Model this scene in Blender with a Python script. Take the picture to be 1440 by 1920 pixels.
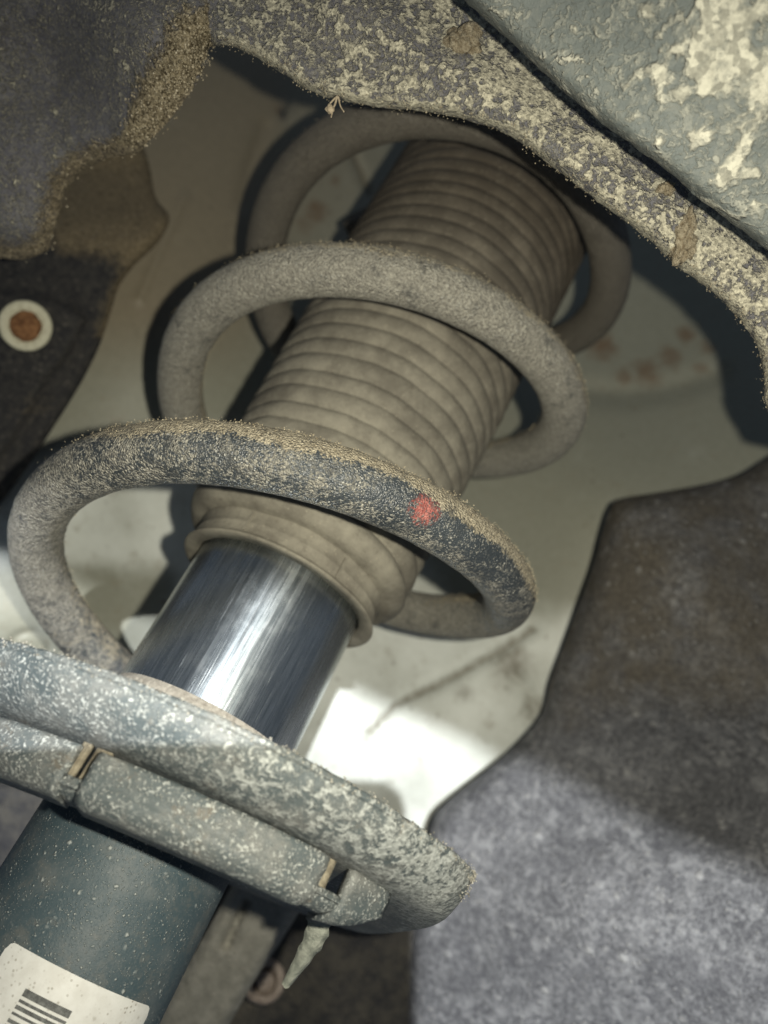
import bpy, math, random
import numpy as np
from mathutils import Vector, Matrix, noise
from mathutils.geometry import delaunay_2d_cdt

for o in list(bpy.data.objects):
    bpy.data.objects.remove(o)
scene = bpy.context.scene
C = scene.collection
MM = 0.001
rng = np.random.default_rng(7)
random.seed(7)

# ---------------------------------------------------------------- camera frame
# World: Z runs up the strut axis, X to the right of it, Y away from the viewer, millimetres.
F = 1500.0
S0 = np.array([-39.5, 36.2, 247.0])
AX = np.array([.40, -.78, .482]); AX /= np.linalg.norm(AX)
NEAR = np.array([0, 0, -1.0]) + AX[2]*AX; NEAR /= np.linalg.norm(NEAR)
LAT = np.cross(AX, NEAR)
ROT = np.array([LAT, -NEAR, AX])
def c2w(p):
    return (np.asarray(p, float)-S0) @ ROT.T
def at(x, y, z):
    x = np.asarray(x, float); y = np.asarray(y, float); z = np.asarray(z, float)
    return c2w(np.stack(np.broadcast_arrays((x-720)/F*z, (y-960)/F*z, z), -1))
CAM = c2w([0, 0, 0])
def ray_cylinder(x, y, r, cx=0.0, cy=0.0):
    d = at(x, y, 1.0)-CAM
    o = CAM[:2]-np.array([cx, cy])
    a = d[0]**2+d[1]**2; b = 2*(o@d[:2]); c = o@o-r*r
    q = b*b-4*a*c
    if q < 0: q = 0
    t = (-b-math.sqrt(q))/(2*a)
    p = CAM+t*d
    return math.atan2(p[1]-cy, p[0]-cx), p[2]

cam_data = bpy.data.cameras.new('camera')
cam = bpy.data.objects.new('camera', cam_data); C.objects.link(cam)
R = ROT
right, down, fwd = R@np.array([1., 0, 0]), R@np.array([0, 1., 0]), R@np.array([0, 0, 1.])
m = Matrix.Identity(4)
for i in range(3):
    m[i][0] = right[i]; m[i][1] = -down[i]; m[i][2] = -fwd[i]; m[i][3] = CAM[i]*MM
cam.matrix_world = m
cam_data.sensor_fit = 'VERTICAL'; cam_data.sensor_height = 24.0; cam_data.sensor_width = 18.0
cam_data.lens = 24.0*F/1920.0
cam_data.clip_start = 0.005; cam_data.clip_end = 10.0
cam_data.dof.use_dof = True
cam_data.dof.focus_distance = 0.190
cam_data.dof.aperture_fstop = 6.3
scene.camera = cam

# ---------------------------------------------------------------- light
world = bpy.data.worlds.new('World'); scene.world = world; world.use_nodes = True
bg = world.node_tree.nodes['Background']
bg.inputs[0].default_value = (0.60, 0.76, 1.0, 1); bg.inputs[1].default_value = 0.11

def lamp(name, kind, cam_pos, energy, color, size):
    l = bpy.data.lights.new(name, kind); l.energy = energy; l.color = color
    l.shadow_soft_size = size
    o = bpy.data.objects.new(name, l); C.objects.link(o)
    o.location = Vector(c2w(cam_pos)*MM)
    return o, l
# the phone's flash, beside the lens
flash, fl = lamp('phone_flash', 'SPOT', (23, -3, 1.5), 3.4, (1.0, 0.955, 0.80), 0.0022)
fl.spot_size = math.radians(118); fl.spot_blend = 1.0
flash.rotation_euler = Vector(ROT@np.array([0, .10, 1.0])).to_track_quat('-Z', 'Y').to_euler()
# daylight coming in under the wheel arch, its upper edge level with the spring seat
dpos = np.array([110.0, -455.0, -1200.0])
e1 = np.array([-20.4, 77.7, 382.0])-dpos; e3 = np.array([145.0, 136.0, 302.0])-dpos      # two points of the shadow's edge
u0 = e1+e3; u0 /= np.linalg.norm(u0)
nn = np.cross(e1, e3); nn -= (nn@u0)*u0; nn /= np.linalg.norm(nn)
if nn[1] < 0: nn = -nn
al = math.radians(30.0)
aim = math.cos(al)*u0+math.sin(al)*nn
day, dl = lamp('daylight_under_arch', 'SPOT', dpos, 185.0, (0.93, 0.965, 1.0), 0.007)
dl.spot_size = 2*al; dl.spot_blend = 0.008
day.rotation_euler = Vector(ROT@aim).to_track_quat('-Z', 'Y').to_euler()

scene.view_settings.view_transform = 'Standard'
scene.view_settings.look = 'None'
scene.view_settings.exposure = 0.0
scene.view_settings.gamma = 1.0
scene.view_settings.use_curve_mapping = False

# ---------------------------------------------------------------- mesh helpers
def thing(name, label, cat, loc, group=None):
    o = bpy.data.objects.new(name, None); C.objects.link(o)
    o.empty_display_size = 0.01
    o.location = Vector(np.asarray(loc, float)*MM)
    o['label'] = label; o['category'] = cat
    if group: o['group'] = group
    o['_o'] = [float(v) for v in loc]
    return o
def tag(o, label, cat, group=None, kind=None):
    o['label'] = label; o['category'] = cat
    if group: o['group'] = group
    if kind: o['kind'] = kind
    return o
def origin_of(p):
    while p is not None:
        if '_o' in p.keys(): return np.array(list(p['_o']))
        p = p.parent
    return np.zeros(3)
def mk(name, verts, faces, mat, parent=None, smooth=True, attrs=None, loc=None, kind=None):
    verts = np.asarray(verts, float)
    org = origin_of(parent) if parent is not None else (np.asarray(loc, float) if loc is not None else verts.mean(0))
    me = bpy.data.meshes.new(name)
    me.from_pydata(((verts-org)*MM).tolist(), [], faces)
    me.materials.append(mat)
    if smooth: me.polygons.foreach_set('use_smooth', [True]*len(me.polygons))
    for k, v in (attrs or {}).items():
        a = me.attributes.new(k, 'FLOAT', 'POINT'); a.data.foreach_set('value', np.asarray(v, np.float32))
    me.update()
    o = bpy.data.objects.new(name, me); C.objects.link(o)
    if parent is not None: o.parent = parent
    else:
        o.location = Vector(org*MM); o['_o'] = [float(v) for v in org]
    if kind: o['kind'] = kind
    return o
def fnoise(p, scale, octaves=4, seed=0.0):
    return np.array([noise.fractal(Vector((float(q[0])*scale+seed, float(q[1])*scale-seed, float(q[2])*scale+2*seed)), 1.0, 2.0, octaves) for q in p])
def sstep(a, b, x):
    t = np.clip((np.asarray(x, float)-a)/(b-a), 0, 1); return t*t*(3-2*t)
def lathe(profile, phis, cx=0, cy=0, ta=0, tb=0, closed_profile=False, full=True):
    prof = np.array(profile, float); n = len(prof); k = len(phis)
    V = []
    for ph in phis:
        x = prof[:, 0]*math.cos(ph); y = prof[:, 0]*math.sin(ph)
        V.append(np.stack([x+cx, y+cy, prof[:, 1]+ta*x+tb*y], -1))
    V = np.concatenate(V)
    Fc = []
    nn_ = n if closed_profile else n-1
    for i in range(k if full else k-1):
        j = (i+1) % k
        for a in range(nn_):
            b = (a+1) % n
            Fc.append((i*n+a, j*n+a, j*n+b, i*n+b))
    if not full and closed_profile:
        Fc.append(tuple(range(n))); Fc.append(tuple((k-1)*n+a for a in reversed(range(n))))
    return V, Fc
def ring(n): return [2*math.pi*i/n for i in range(n)]
def catmull(P, sub):
    P = np.asarray(P, float); out = []
    Q = np.vstack([2*P[0]-P[1], P, 2*P[-1]-P[-2]])
    for i in range(1, len(Q)-2):
        p0, p1, p2, p3 = Q[i-1:i+3]
        for s in range(sub):
            t = s/sub
            out.append(.5*((2*p1)+(-p0+p2)*t+(2*p0-5*p1+4*p2-p3)*t*t+(-p0+3*p1-3*p2+p3)*t**3))
    out.append(P[-1]); return np.array(out)
def tube(path, rad, sides=12, up=(0, 0, 1), cap=True):
    path = np.asarray(path, float); n = len(path)
    rad = np.broadcast_to(rad, (n,))
    T = np.gradient(path, axis=0); T /= np.linalg.norm(T, axis=1)[:, None]
    U = np.asarray(up, float)[None]-(T@np.asarray(up, float))[:, None]*T
    U /= np.linalg.norm(U, axis=1)[:, None]
    W = np.cross(T, U)
    a = np.array(ring(sides))
    N = np.cos(a)[None, :, None]*U[:, None]+np.sin(a)[None, :, None]*W[:, None]
    V = (path[:, None]+N*rad[:, None, None]).reshape(-1, 3)
    Fc = [(i*sides+j, i*sides+(j+1) % sides, (i+1)*sides+(j+1) % sides, (i+1)*sides+j) for i in range(n-1) for j in range(sides)]
    if cap:
        Fc.append(tuple(reversed(range(sides)))); Fc.append(tuple((n-1)*sides+j for j in range(sides)))
    return V, Fc, N.reshape(-1, 3)
def in_poly(P, poly):
    x, y = P[:, 0], P[:, 1]; r = np.zeros(len(P), bool)
    for (x1, y1), (x2, y2) in zip(poly, np.roll(poly, -1, 0)):
        c = ((y1 > y) != (y2 > y))
        if y1 != y2:
            r ^= c & (x < (x2-x1)*(y-y1)/(y2-y1)+x1)
    return r
def seg_dist(P, line, closed=False):
    line = np.asarray(line, float); d = np.full(len(P), 1e9)
    nseg = len(line) if closed else len(line)-1
    for i in range(nseg):
        a = line[i]; b = line[(i+1) % len(line)]
        ab = b-a; L = ab@ab
        t = np.clip(((P-a)@ab)/L, 0, 1) if L > 0 else np.zeros(len(P))
        d = np.minimum(d, np.linalg.norm(P-(a+t[:, None]*ab), axis=1))
    return d
def resample(poly, step, closed=True, jag=0.0, seed=0):
    poly = np.asarray(poly, float); out = []
    n = len(poly) if closed else len(poly)-1
    for i in range(n):
        a, b = poly[i], poly[(i+1) % len(poly)]
        L = np.linalg.norm(b-a); k = max(1, int(round(L/step)))
        for s in range(k): out.append(a+(b-a)*s/k)
    out = np.array(out)
    if jag:
        q = np.c_[out, np.zeros(len(out))]
        out[:, 0] += jag*fnoise(q, .045, 4, 3.1+seed); out[:, 1] += jag*fnoise(q, .045, 4, 9.7+seed)
    return out
def smooth_line(poly, sub=6): return catmull(np.asarray(poly, float), sub)
def sheet(name, outline, zfun, thick, step, mat, parent=None, attrs=None, jag=0.0, loc=None, rough=0.0, rscale=.15, seed=0, extra=None):
    """A moulded or pressed sheet: outline and depth in the viewing frame, real thickness behind it."""
    ol = resample(outline, step, True, jag, seed)
    mn, mx = ol.min(0), ol.max(0)
    gx, gy = np.meshgrid(np.arange(mn[0]+step*.5, mx[0], step), np.arange(mn[1]+step*.5, mx[1], step))
    G_ = np.stack([gx.ravel(), gy.ravel()], -1)
    G_ = G_+rng.uniform(-.22, .22, G_.shape)*step
    keep = in_poly(G_, ol); G_ = G_[keep]
    G_ = G_[seg_dist(G_, ol, True) > step*.45]
    if extra is not None:
        ex = extra[in_poly(extra, ol)]; ex = ex[seg_dist(ex, ol, True) > step]
        key = np.unique(np.round(ex/3.5).astype(int), axis=0, return_index=True)[1]; ex = ex[np.sort(key)]
        cell = set(map(tuple, np.round(ex/step).astype(int)))
        G_ = G_[[tuple(v) not in cell for v in np.round(G_/step).astype(int)]]
        G_ = np.vstack([G_, ex])
    pts = np.vstack([ol, G_]); n = len(ol)
    vs, es, fs, *_ = delaunay_2d_cdt([Vector(p) for p in pts], [(i, (i+1) % n) for i in range(n)], [], 1, 1e-4)
    P2 = np.array([[v.x, v.y] for v in vs])
    ed = seg_dist(P2, ol, True)
    z = zfun(P2[:, 0], P2[:, 1], ed)
    front = at(P2[:, 0], P2[:, 1], z)
    if rough:
        dn = fnoise(front, rscale, 4, 1.3+seed)*rough
        front = at(P2[:, 0], P2[:, 1], z+dn)
    back = at(P2[:, 0], P2[:, 1], z+thick)
    N = len(P2)
    faces = [tuple(f) for f in fs]
    def orient(f):
        a, b, c = P2[f[0]], P2[f[1]], P2[f[2]]
        return (b[0]-a[0])*(c[1]-a[1])-(b[1]-a[1])*(c[0]-a[0])
    F2 = []
    cnt = {}
    for f in faces:
        if orient(f) > 0: f = tuple(reversed(f))
        F2.append(f); F2.append(tuple(i+N for i in reversed(f)))
        for i in range(len(f)):
            a, b = f[i], f[(i+1) % len(f)]
            cnt[(a, b)] = 1
    for (a, b) in list(cnt):
        if (b, a) not in cnt: F2.append((b, a, a+N, b+N))
    A = {}
    for k, fn in (attrs or {}).items():
        v = fn(P2[:, 0], P2[:, 1], ed, front); A[k] = np.concatenate([v, v])
    o = mk(name, np.vstack([front, back]), F2, mat, parent, True, A, loc)
    return o, front, P2, ed
OCT = np.array([(1, 0, 0), (-1, 0, 0), (0, 1, 0), (0, -1, 0), (0, 0, 1), (0, 0, -1)], float)
OCF = [(0, 2, 4), (2, 1, 4), (1, 3, 4), (3, 0, 4), (2, 0, 5), (1, 2, 5), (3, 1, 5), (0, 3, 5)]
def grit(name, pts, sizes, mat, parent):
    n = len(pts)
    V = OCT[None]*sizes[:, None, None]*rng.uniform(.55, 1.25, (n, 6, 1))
    q = rng.normal(size=(n, 4)); q /= np.linalg.norm(q, axis=1)[:, None]
    w, x, y, z = q.T
    Rm = np.stack([np.stack([1-2*(y*y+z*z), 2*(x*y-z*w), 2*(x*z+y*w)], -1), np.stack([2*(x*y+z*w), 1-2*(x*x+z*z), 2*(y*z-x*w)], -1), np.stack([2*(x*z-y*w), 2*(y*z+x*w), 1-2*(x*x+y*y)], -1)], -2)
    V = np.einsum('nij,nkj->nki', Rm, V)+np.asarray(pts)[:, None]
    fa = np.array(OCF)
    faces = (fa[None]+6*np.arange(n)[:, None, None]).reshape(-1, 3).tolist()
    tone = np.repeat(rng.random(n), 6)
    return mk(name, V.reshape(-1, 3), faces, mat, parent, False, {'tone': tone}, kind='stuff')

# ---------------------------------------------------------------- materials
class G:
    def __init__(s, name):
        s.m = bpy.data.materials.new(name); s.m.use_nodes = True
        s.t = s.m.node_tree; s.t.nodes.clear()
        s.out = s.t.nodes.new('ShaderNodeOutputMaterial')
        s.b = s.t.nodes.new('ShaderNodeBsdfPrincipled')
        s.t.links.new(s.b.outputs[0], s.out.inputs[0])
        tc = s.t.nodes.new('ShaderNodeTexCoord')
        v = s.t.nodes.new('ShaderNodeVectorMath'); v.operation = 'SCALE'; v.inputs['Scale'].default_value = 1000.0
        s.t.links.new(tc.outputs['Object'], v.inputs[0]); s.p = v.outputs[0]
    def set(s, sock, val):
        if hasattr(val, 'is_output') or isinstance(val, bpy.types.NodeSocket): s.t.links.new(val, sock)
        else:
            if sock.type == 'RGBA' and len(val) == 3: val = (*val, 1)
            sock.default_value = val
    def math(s, op, a, b=0.0, clamp=False):
        n = s.t.nodes.new('ShaderNodeMath'); n.operation = op; n.use_clamp = clamp
        s.set(n.inputs[0], a); s.set(n.inputs[1], b); return n.outputs[0]
    def add(s, a, b): return s.math('ADD', a, b)
    def mul(s, a, b): return s.math('MULTIPLY', a, b)
    def mx(s, a, b): return s.math('MAXIMUM', a, b)
    def map(s, v, lo, hi, a=0.0, b=1.0):
        n = s.t.nodes.new('ShaderNodeMapRange'); n.interpolation_type = 'SMOOTHSTEP'
        s.set(n.inputs[0], v); n.inputs[1].default_value = lo; n.inputs[2].default_value = hi
        n.inputs[3].default_value = a; n.inputs[4].default_value = b; return n.outputs[0]
    def mix(s, f, a, b):
        n = s.t.nodes.new('ShaderNodeMix'); n.data_type = 'RGBA'
        s.set(n.inputs[0], f); s.set(n.inputs[6], a); s.set(n.inputs[7], b); return n.outputs[2]
    def vscale(s, k, off=(0, 0, 0)):
        n = s.t.nodes.new('ShaderNodeMapping'); s.t.links.new(s.p, n.inputs[0])
        n.inputs['Scale'].default_value = k; n.inputs['Location'].default_value = off; return n.outputs[0]
    def noise(s, scale, detail=4, rough=.55, vec=None, dist=0.0):
        n = s.t.nodes.new('ShaderNodeTexNoise'); s.t.links.new(vec or s.p, n.inputs['Vector'])
        n.inputs['Scale'].default_value = scale; n.inputs['Detail'].default_value = detail
        n.inputs['Roughness'].default_value = rough; n.inputs['Distortion'].default_value = dist
        return n.outputs[0]
    def warp(s, scale, amt):
        n = s.t.nodes.new('ShaderNodeTexNoise'); s.t.links.new(s.p, n.inputs['Vector']); n.inputs['Scale'].default_value = scale
        a = s.t.nodes.new('ShaderNodeVectorMath'); a.operation = 'SCALE'; a.inputs['Scale'].default_value = amt
        s.t.links.new(n.outputs[1], a.inputs[0])
        b = s.t.nodes.new('ShaderNodeVectorMath'); s.t.links.new(s.p, b.inputs[0]); s.t.links.new(a.outputs[0], b.inputs[1]); return b.outputs[0]
    def voro(s, scale, vec=None, out='Distance', feature='F1'):
        n = s.t.nodes.new('ShaderNodeTexVoronoi'); n.feature = feature
        s.t.links.new(vec or s.p, n.inputs['Vector']); n.inputs['Scale'].default_value = scale
        return n.outputs[out]
    def specks(s, scale, thr, soft=.06, warp=None):
        d = s.voro(scale, warp)
        return s.map(d, thr+soft, thr-soft)
    def grains(s, scale, vec=None):
        n = s.t.nodes.new('ShaderNodeTexVoronoi'); s.t.links.new(vec or s.p, n.inputs['Vector']); n.inputs['Scale'].default_value = scale
        sp = s.t.nodes.new('ShaderNodeSeparateColor'); s.t.links.new(n.outputs['Color'], sp.inputs[0])
        return sp.outputs[0], n.outputs['Distance']
    def veins(s, scale, width, detail=3, dist=.6, vec=None):
        n = s.noise(scale, detail, .5, vec, dist)
        a = s.math('ABSOLUTE', s.math('SUBTRACT', n, .5))
        return s.map(a, width, width*.35)
    def attr(s, name):
        n = s.t.nodes.new('ShaderNodeAttribute'); n.attribute_name = name; return n.outputs['Fac']
    def bump(s, h, dist, strength=1.0, normal=None):
        n = s.t.nodes.new('ShaderNodeBump'); n.inputs['Distance'].default_value = dist*MM; n.inputs['Strength'].default_value = strength
        s.set(n.inputs['Height'], h)
        if normal is not None: s.t.links.new(normal, n.inputs['Normal'])
        return n.outputs[0]
    def done(s, color, rough, normal=None, metal=0.0, spec=.5):
        s.set(s.b.inputs['Base Color'], color); s.set(s.b.inputs['Roughness'], rough)
        s.set(s.b.inputs['Metallic'], metal); s.set(s.b.inputs['Specular IOR Level'], spec)
        if normal is not None: s.t.links.new(normal, s.b.inputs['Normal'])
        return s.m

def mat_grit(name, c1, c2):
    g = G(name); t = g.attr('tone')
    return g.done(g.mix(t, c1, c2), g.map(t, 0, 1, .9, .45), spec=.4)

def mat_coil():
    g = G('dusty_coil_paint')
    mud = g.attr('mud'); dust = g.attr('dust')
    base = g.mix(g.noise(.06, 2), (.022, .027, .032), (.055, .064, .070))
    gr, gd = g.grains(1.9)
    n1 = g.noise(.20, 5, .75)
    fine = g.noise(1.2, 3, .75)
    film = g.map(g.add(g.add(g.mul(n1, 1.3), g.mul(gr, .35)), dust), .95, 1.35)
    dcol = g.mix(g.add(g.mul(g.map(fine, .3, .7), .5), g.mul(g.math('POWER', gr, 2.0), .5)), (.15, .14, .12), (.50, .475, .395))
    c = g.mix(film, base, dcol)
    w = g.warp(.8, .7)
    sp = g.mx(g.specks(.55, .19, .07, w), g.specks(1.2, .25, .09, w))
    spk = g.mul(sp, g.map(g.noise(.12, 2), .30, .60))
    c = g.mix(g.mul(spk, .75), c, (.46, .45, .40))
    mm_ = g.map(g.add(g.add(mud, n1), g.mul(gr, .25)), .98, 1.16)
    mc = g.mix(g.add(g.mul(g.map(fine, .3, .7), .4), g.mul(gr, .6)), (.15, .125, .085), (.55, .49, .36))
    c = g.mix(mm_, c, mc)
    pits = g.mul(g.map(g.noise(.26, 3, .6), .69, .74), g.map(mud, .1, .2))
    c = g.mix(g.mul(g.map(g.noise(.11, 5, .8), .53, .68), .7), c, (.055, .057, .056))
    c = g.mix(g.mul(g.attr('dirt_dim'), .8), c, g.mix(fine, (.075, .064, .05), (.17, .148, .115)))  # brown tone that also dims the top coil, for the rim's shade
    c = g.mix(pits, c, (.02, .022, .022))
    h = g.add(g.add(g.mul(mm_, .9), g.mul(spk, .4)), g.mul(g.add(fine, g.mul(gd, -.8)), g.map(g.mx(mm_, film), 0, 1, .3, 1.2)))
    r = g.mix(g.mx(mm_, g.mul(film, .9)), (.30, .30, .30), (.92, .92, .92))
    return g.done(c, r, g.bump(h, .8), spec=.5)

def mat_seat():
    g = G('splashed_blue_grey_paint')
    mud = g.attr('mud'); dust = g.attr('dust')
    base = g.mix(g.noise(.07, 3), (.048, .062, .066), (.090, .105, .106))
    gr, gd = g.grains(1.7)
    fine = g.add(g.mul(g.noise(1.3, 3, .75), .65), g.mul(gr, .35))
    film = g.map(g.add(g.noise(.10, 5, .65), dust), .55, 1.1)
    c = g.mix(film, base, g.mix(fine, (.085, .090, .088), (.205, .21, .195)))
    w = g.warp(.35, 1.6)
    n1 = g.noise(.50, 4, .7, w)
    blot = g.map(g.add(g.add(n1, g.mul(mud, .42)), g.mul(g.noise(.05, 2), .35)), .86, .95)
    sp = g.mx(g.specks(.50, .17, .08, g.warp(.9, .9)), g.mx(g.specks(1.1, .24, .09, g.warp(1.2, .7)), g.mul(g.map(fine, .54, .70), .8)))
    sp = g.mul(sp, g.map(g.add(g.noise(.085, 5, .7), g.attr('speck')), .38, .66))
    cloud = g.map(g.noise(.06, 5, .75, w), .45, .68, 0, .6)
    c = g.mix(cloud, c, g.mix(fine, (.12, .118, .108), (.27, .265, .24)))
    c = g.mix(g.map(g.noise(.09, 4, .7, w), .60, .72, 0, .5), c, (.16, .125, .085))
    k = g.mx(g.mul(blot, .8), sp)
    c = g.mix(g.mul(k, .8), c, g.mix(g.map(fine, .3, .7), (.21, .22, .205), (.47, .485, .455)))
    h = g.add(g.mul(k, .6), g.mul(fine, .7))
    return g.done(c, g.map(k, 0, 1, .55, .85), g.bump(h, .38), spec=.4)

def mat_body():
    g = G('dark_blue_grey_damper_paint')
    base = g.mix(g.noise(.05, 4), (.036, .060, .072), (.066, .094, .106))
    film = g.map(g.noise(.09, 5, .65), .45, .75)
    c = g.mix(g.mul(film, .7), base, (.125, .140, .142))
    sm = g.mul(g.map(g.noise(.11, 6, .8, g.warp(.1, 6.0)), .50, .68), .55)
    c = g.mix(sm, c, g.mix(g.noise(.7, 3, .7), (.085, .082, .07), (.19, .19, .175)))
    rust = g.attr('rust')
    rm = g.map(g.add(rust, g.mul(g.noise(.35, 5, .7), .6)), .75, 1.0)
    c = g.mix(g.mul(rm, .8), c, g.mix(g.noise(.9, 3), (.12, .055, .025), (.22, .16, .11)))
    w = g.warp(.5, 1.3)
    sp = g.mul(g.mx(g.specks(.28, .12, .07, w), g.mx(g.specks(.6, .16, .08, w), g.mul(g.specks(1.3, .20, .09, w), .7))), g.map(g.noise(.14, 3), .3, .6))
    c = g.mix(g.mul(g.map(g.noise(1.5, 3, .75), .5, .75), .35), c, (.17, .175, .165))
    c = g.mix(g.mul(sp, .8), c, (.40, .42, .40))
    h = g.add(sp, g.mul(g.noise(1.6, 4, .7), .5))
    return g.done(c, g.map(sp, 0, 1, .5, .85), g.bump(h, .3), spec=.4)

def mat_liner(name, base1, base2, veincol, amt, specamt, fines=1.0, sc=1.0, soft=.04, ringk=.8):
    g = G(name)
    mud = g.attr('mud'); sand = g.attr('sand'); brown = g.attr('brown')
    gr, gd = g.grains(1.5*sc)
    fine = g.add(g.mul(g.noise(1.0*sc, 4, .78), .7), g.mul(gr, .3))
    base = g.mix(g.noise(.09*sc, 4, .65), base1, base2)
    c = g.mix(g.mul(g.map(fine, .42, .72), .45*fines), base, tuple(.62*x for x in veincol))
    w = g.warp(.30*sc, 1.5/sc)
    n1 = g.noise(.34*sc, 4, .55, w)
    big = g.noise(.05*sc, 3, .6)
    lvl = g.add(g.add(n1, g.mul(mud, .40)), g.mul(big, .40))
    blob = g.map(lvl, .86-soft, .86+soft)
    r1 = g.map(g.math('ABSOLUTE', g.math('SUBTRACT', lvl, .76)), .026, .008)
    r2 = g.map(g.math('ABSOLUTE', g.math('SUBTRACT', lvl, .66)), .016, .004)
    n2 = g.noise(.75*sc, 3, .65, w)
    crumbs = g.mul(g.map(g.add(n2, g.mul(mud, .25)), .60, .68), g.map(big, .35, .55))
    rings = g.mul(g.mul(g.mx(r1, g.mul(r2, .7)), g.map(n2, .36, .52)), ringk)
    k = g.mx(g.mul(g.mx(g.mul(blob, g.map(n2, .28, .5, .4, 1.0)), rings), amt), g.mul(crumbs, specamt))
    vc = g.mix(g.map(fine, .28, .72), tuple(.5*x for x in veincol), tuple(1.3*x for x in veincol))
    c = g.mix(k, c, vc)
    bm_ = g.map(g.add(brown, g.mul(g.add(n1, n2), .5)), .62, 1.0)
    c = g.mix(g.mul(bm_, .85), c, g.mix(g.map(fine, .3, .7), (.11, .088, .055), (.40, .325, .205)))
    sm = g.map(g.add(sand, g.mul(g.add(n1, n2), .6)), .80, 1.15)
    c = g.mix(sm, c, g.mix(g.map(fine, .3, .7), (.085, .065, .035), (.43, .36, .235)))
    h = g.add(g.mul(k, 1.0), g.mul(fine, g.map(g.mx(sm, bm_), 0, 1, .8, 2.2)))
    return g.done(c, g.map(k, 0, 1, .62, .9), g.bump(h, .8), spec=.35)

def mat_far_liner():
    g = G('black_plastic_dusty')
    mud = g.attr('mud')
    w = g.warp(.45, 1.3)
    fine = g.add(g.mul(g.noise(.42, 6, .82), .6), g.mul(g.noise(1.3, 3, .8), .4))
    base = g.mix(g.noise(.04, 4, .6), (.028, .028, .032), (.080, .080, .088))
    big = g.noise(.030, 5, .65)
    c = g.mix(g.mul(g.map(fine, .40, .68), g.map(big, .3, .7, .45, .85)), base, (.31, .31, .312))  # dust tone lightened for the daylit part
    n1 = g.noise(.13, 5, .75, w)
    c = g.mix(g.map(n1, .48, .70, 0, .45), c, (.36, .36, .358))
    br = g.map(g.add(g.mul(g.noise(.045, 4, .65), .9), mud), .66, 1.10)
    c = g.mix(g.mul(br, .9), c, g.mix(g.map(fine, .3, .7), (.034, .029, .022), (.135, .115, .086)))
    sp = g.mx(g.mx(g.mul(g.specks(.11, .15, .08, w), g.map(n1, .35, .55)), g.mul(g.specks(.28, .16, .08, w), .9)), g.mul(g.map(g.noise(.22, 5, .75), .60, .72), .6))
    c = g.mix(g.mul(g.mul(sp, .62), g.map(big, .35, .6, .3, 1.0)), c, (.36, .355, .34))
    h = g.add(g.mul(sp, .6), fine)
    return g.done(c, .72, g.bump(h, .9), spec=.35)

def mat_panel():
    g = G('painted_sheet_steel_dirty')
    dust = g.attr('dust'); rust = g.attr('rust'); grime = g.attr('grime')
    base = g.mix(g.noise(.02, 4, .6), (.62, .64, .58), (.74, .76, .71))
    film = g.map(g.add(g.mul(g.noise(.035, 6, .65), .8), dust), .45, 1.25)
    tint = g.noise(.3, 4, .7)
    dcol = g.mix(g.attr('brown'), g.mix(tint, (.18, .178, .130), (.27, .265, .205)), g.mix(tint, (.15, .118, .070), (.24, .195, .122)))
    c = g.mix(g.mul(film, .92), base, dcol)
    st = g.map(g.noise(.10, 5, .75), .54, .74)
    c = g.mix(g.mul(st, .5), c, (.24, .21, .15))
    gm = g.map(g.add(grime, g.mul(g.noise(.28, 5, .75), .8)), .80, 1.45)
    c = g.mix(g.mul(gm, .8), c, (.14, .118, .08))
    rm = g.map(g.add(g.mul(rust, .85), g.mul(g.noise(.10, 6, .8), 1.3)), .95, 1.60)
    c = g.mix(g.mul(rm, .75), c, g.mix(g.noise(.4, 4), (.105, .055, .025), (.19, .115, .06)))
    sp = g.mul(g.mx(g.specks(.10, .10, .05, g.warp(.3, 2.0)), g.mul(g.specks(.22, .11, .06, g.warp(.3, 2.0)), .8)), g.map(g.noise(.02, 3), .42, .62))
    c = g.mix(g.mul(sp, .6), c, (.12, .10, .07))
    h = g.add(g.mul(film, .3), g.noise(.8, 4, .6))
    return g.done(c, .52, g.bump(h, .12), spec=.45)

def mat_boot():
    g = G('dusty_ribbed_rubber')
    dust = g.map(g.add(g.noise(.07, 5, .7), g.mul(g.attr('dirt_dim'), -.12)), .3, .72)
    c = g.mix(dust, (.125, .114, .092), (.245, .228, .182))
    c = g.mix(g.mul(g.attr('dirt_dim'), .85), c, g.mix(dust, (.062, .050, .037), (.125, .102, .076)))  # browner, darker upper folds stand in for the flash falling off
    c = g.mix(g.map(g.noise(.16, 5, .75), .52, .72, 0, .5), c, (.11, .098, .078))
    c = g.mix(g.map(g.noise(.5, 5, .75), .55, .75, 0, .5), c, (.08, .068, .052))
    c = g.mix(g.mul(g.specks(.5, .14, .04), .5), c, (.3, .27, .21))
    return g.done(c, .88, g.bump(g.noise(1.2, 4, .7), .22), spec=.25)

def mat_chrome():
    g = G('scratched_chrome')
    s1 = g.noise(1.0, 3, .6, g.vscale((1.0, 1.0, .03)))
    s2 = g.noise(1.0, 4, .8, g.vscale((3.5, 3.5, .06), (7, 3, 2)))
    s3 = g.map(g.noise(1.0, 2, .5, g.vscale((2.0, 2.0, .045), (1, 9, 4))), .62, .76)
    film = g.map(g.noise(.10, 4, .7), .42, .8)
    r = g.add(g.map(s1, .25, .75, .21, .30), g.mul(film, .07))
    c = g.mix(g.map(s2, .3, .7), (.19, .225, .24), (.56, .59, .60))
    c = g.mix(g.mul(s3, .45), c, (.80, .82, .81))
    c = g.mix(g.mul(film, .25), c, (.36, .35, .31))
    n = g.bump(g.add(g.mul(s2, .6), g.mul(s3, .8)), .045, .7)
    g.set(g.b.inputs['Anisotropic'], .40); g.set(g.b.inputs['Anisotropic Rotation'], .25)
    return g.done(c, r, n, metal=.97)

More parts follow.
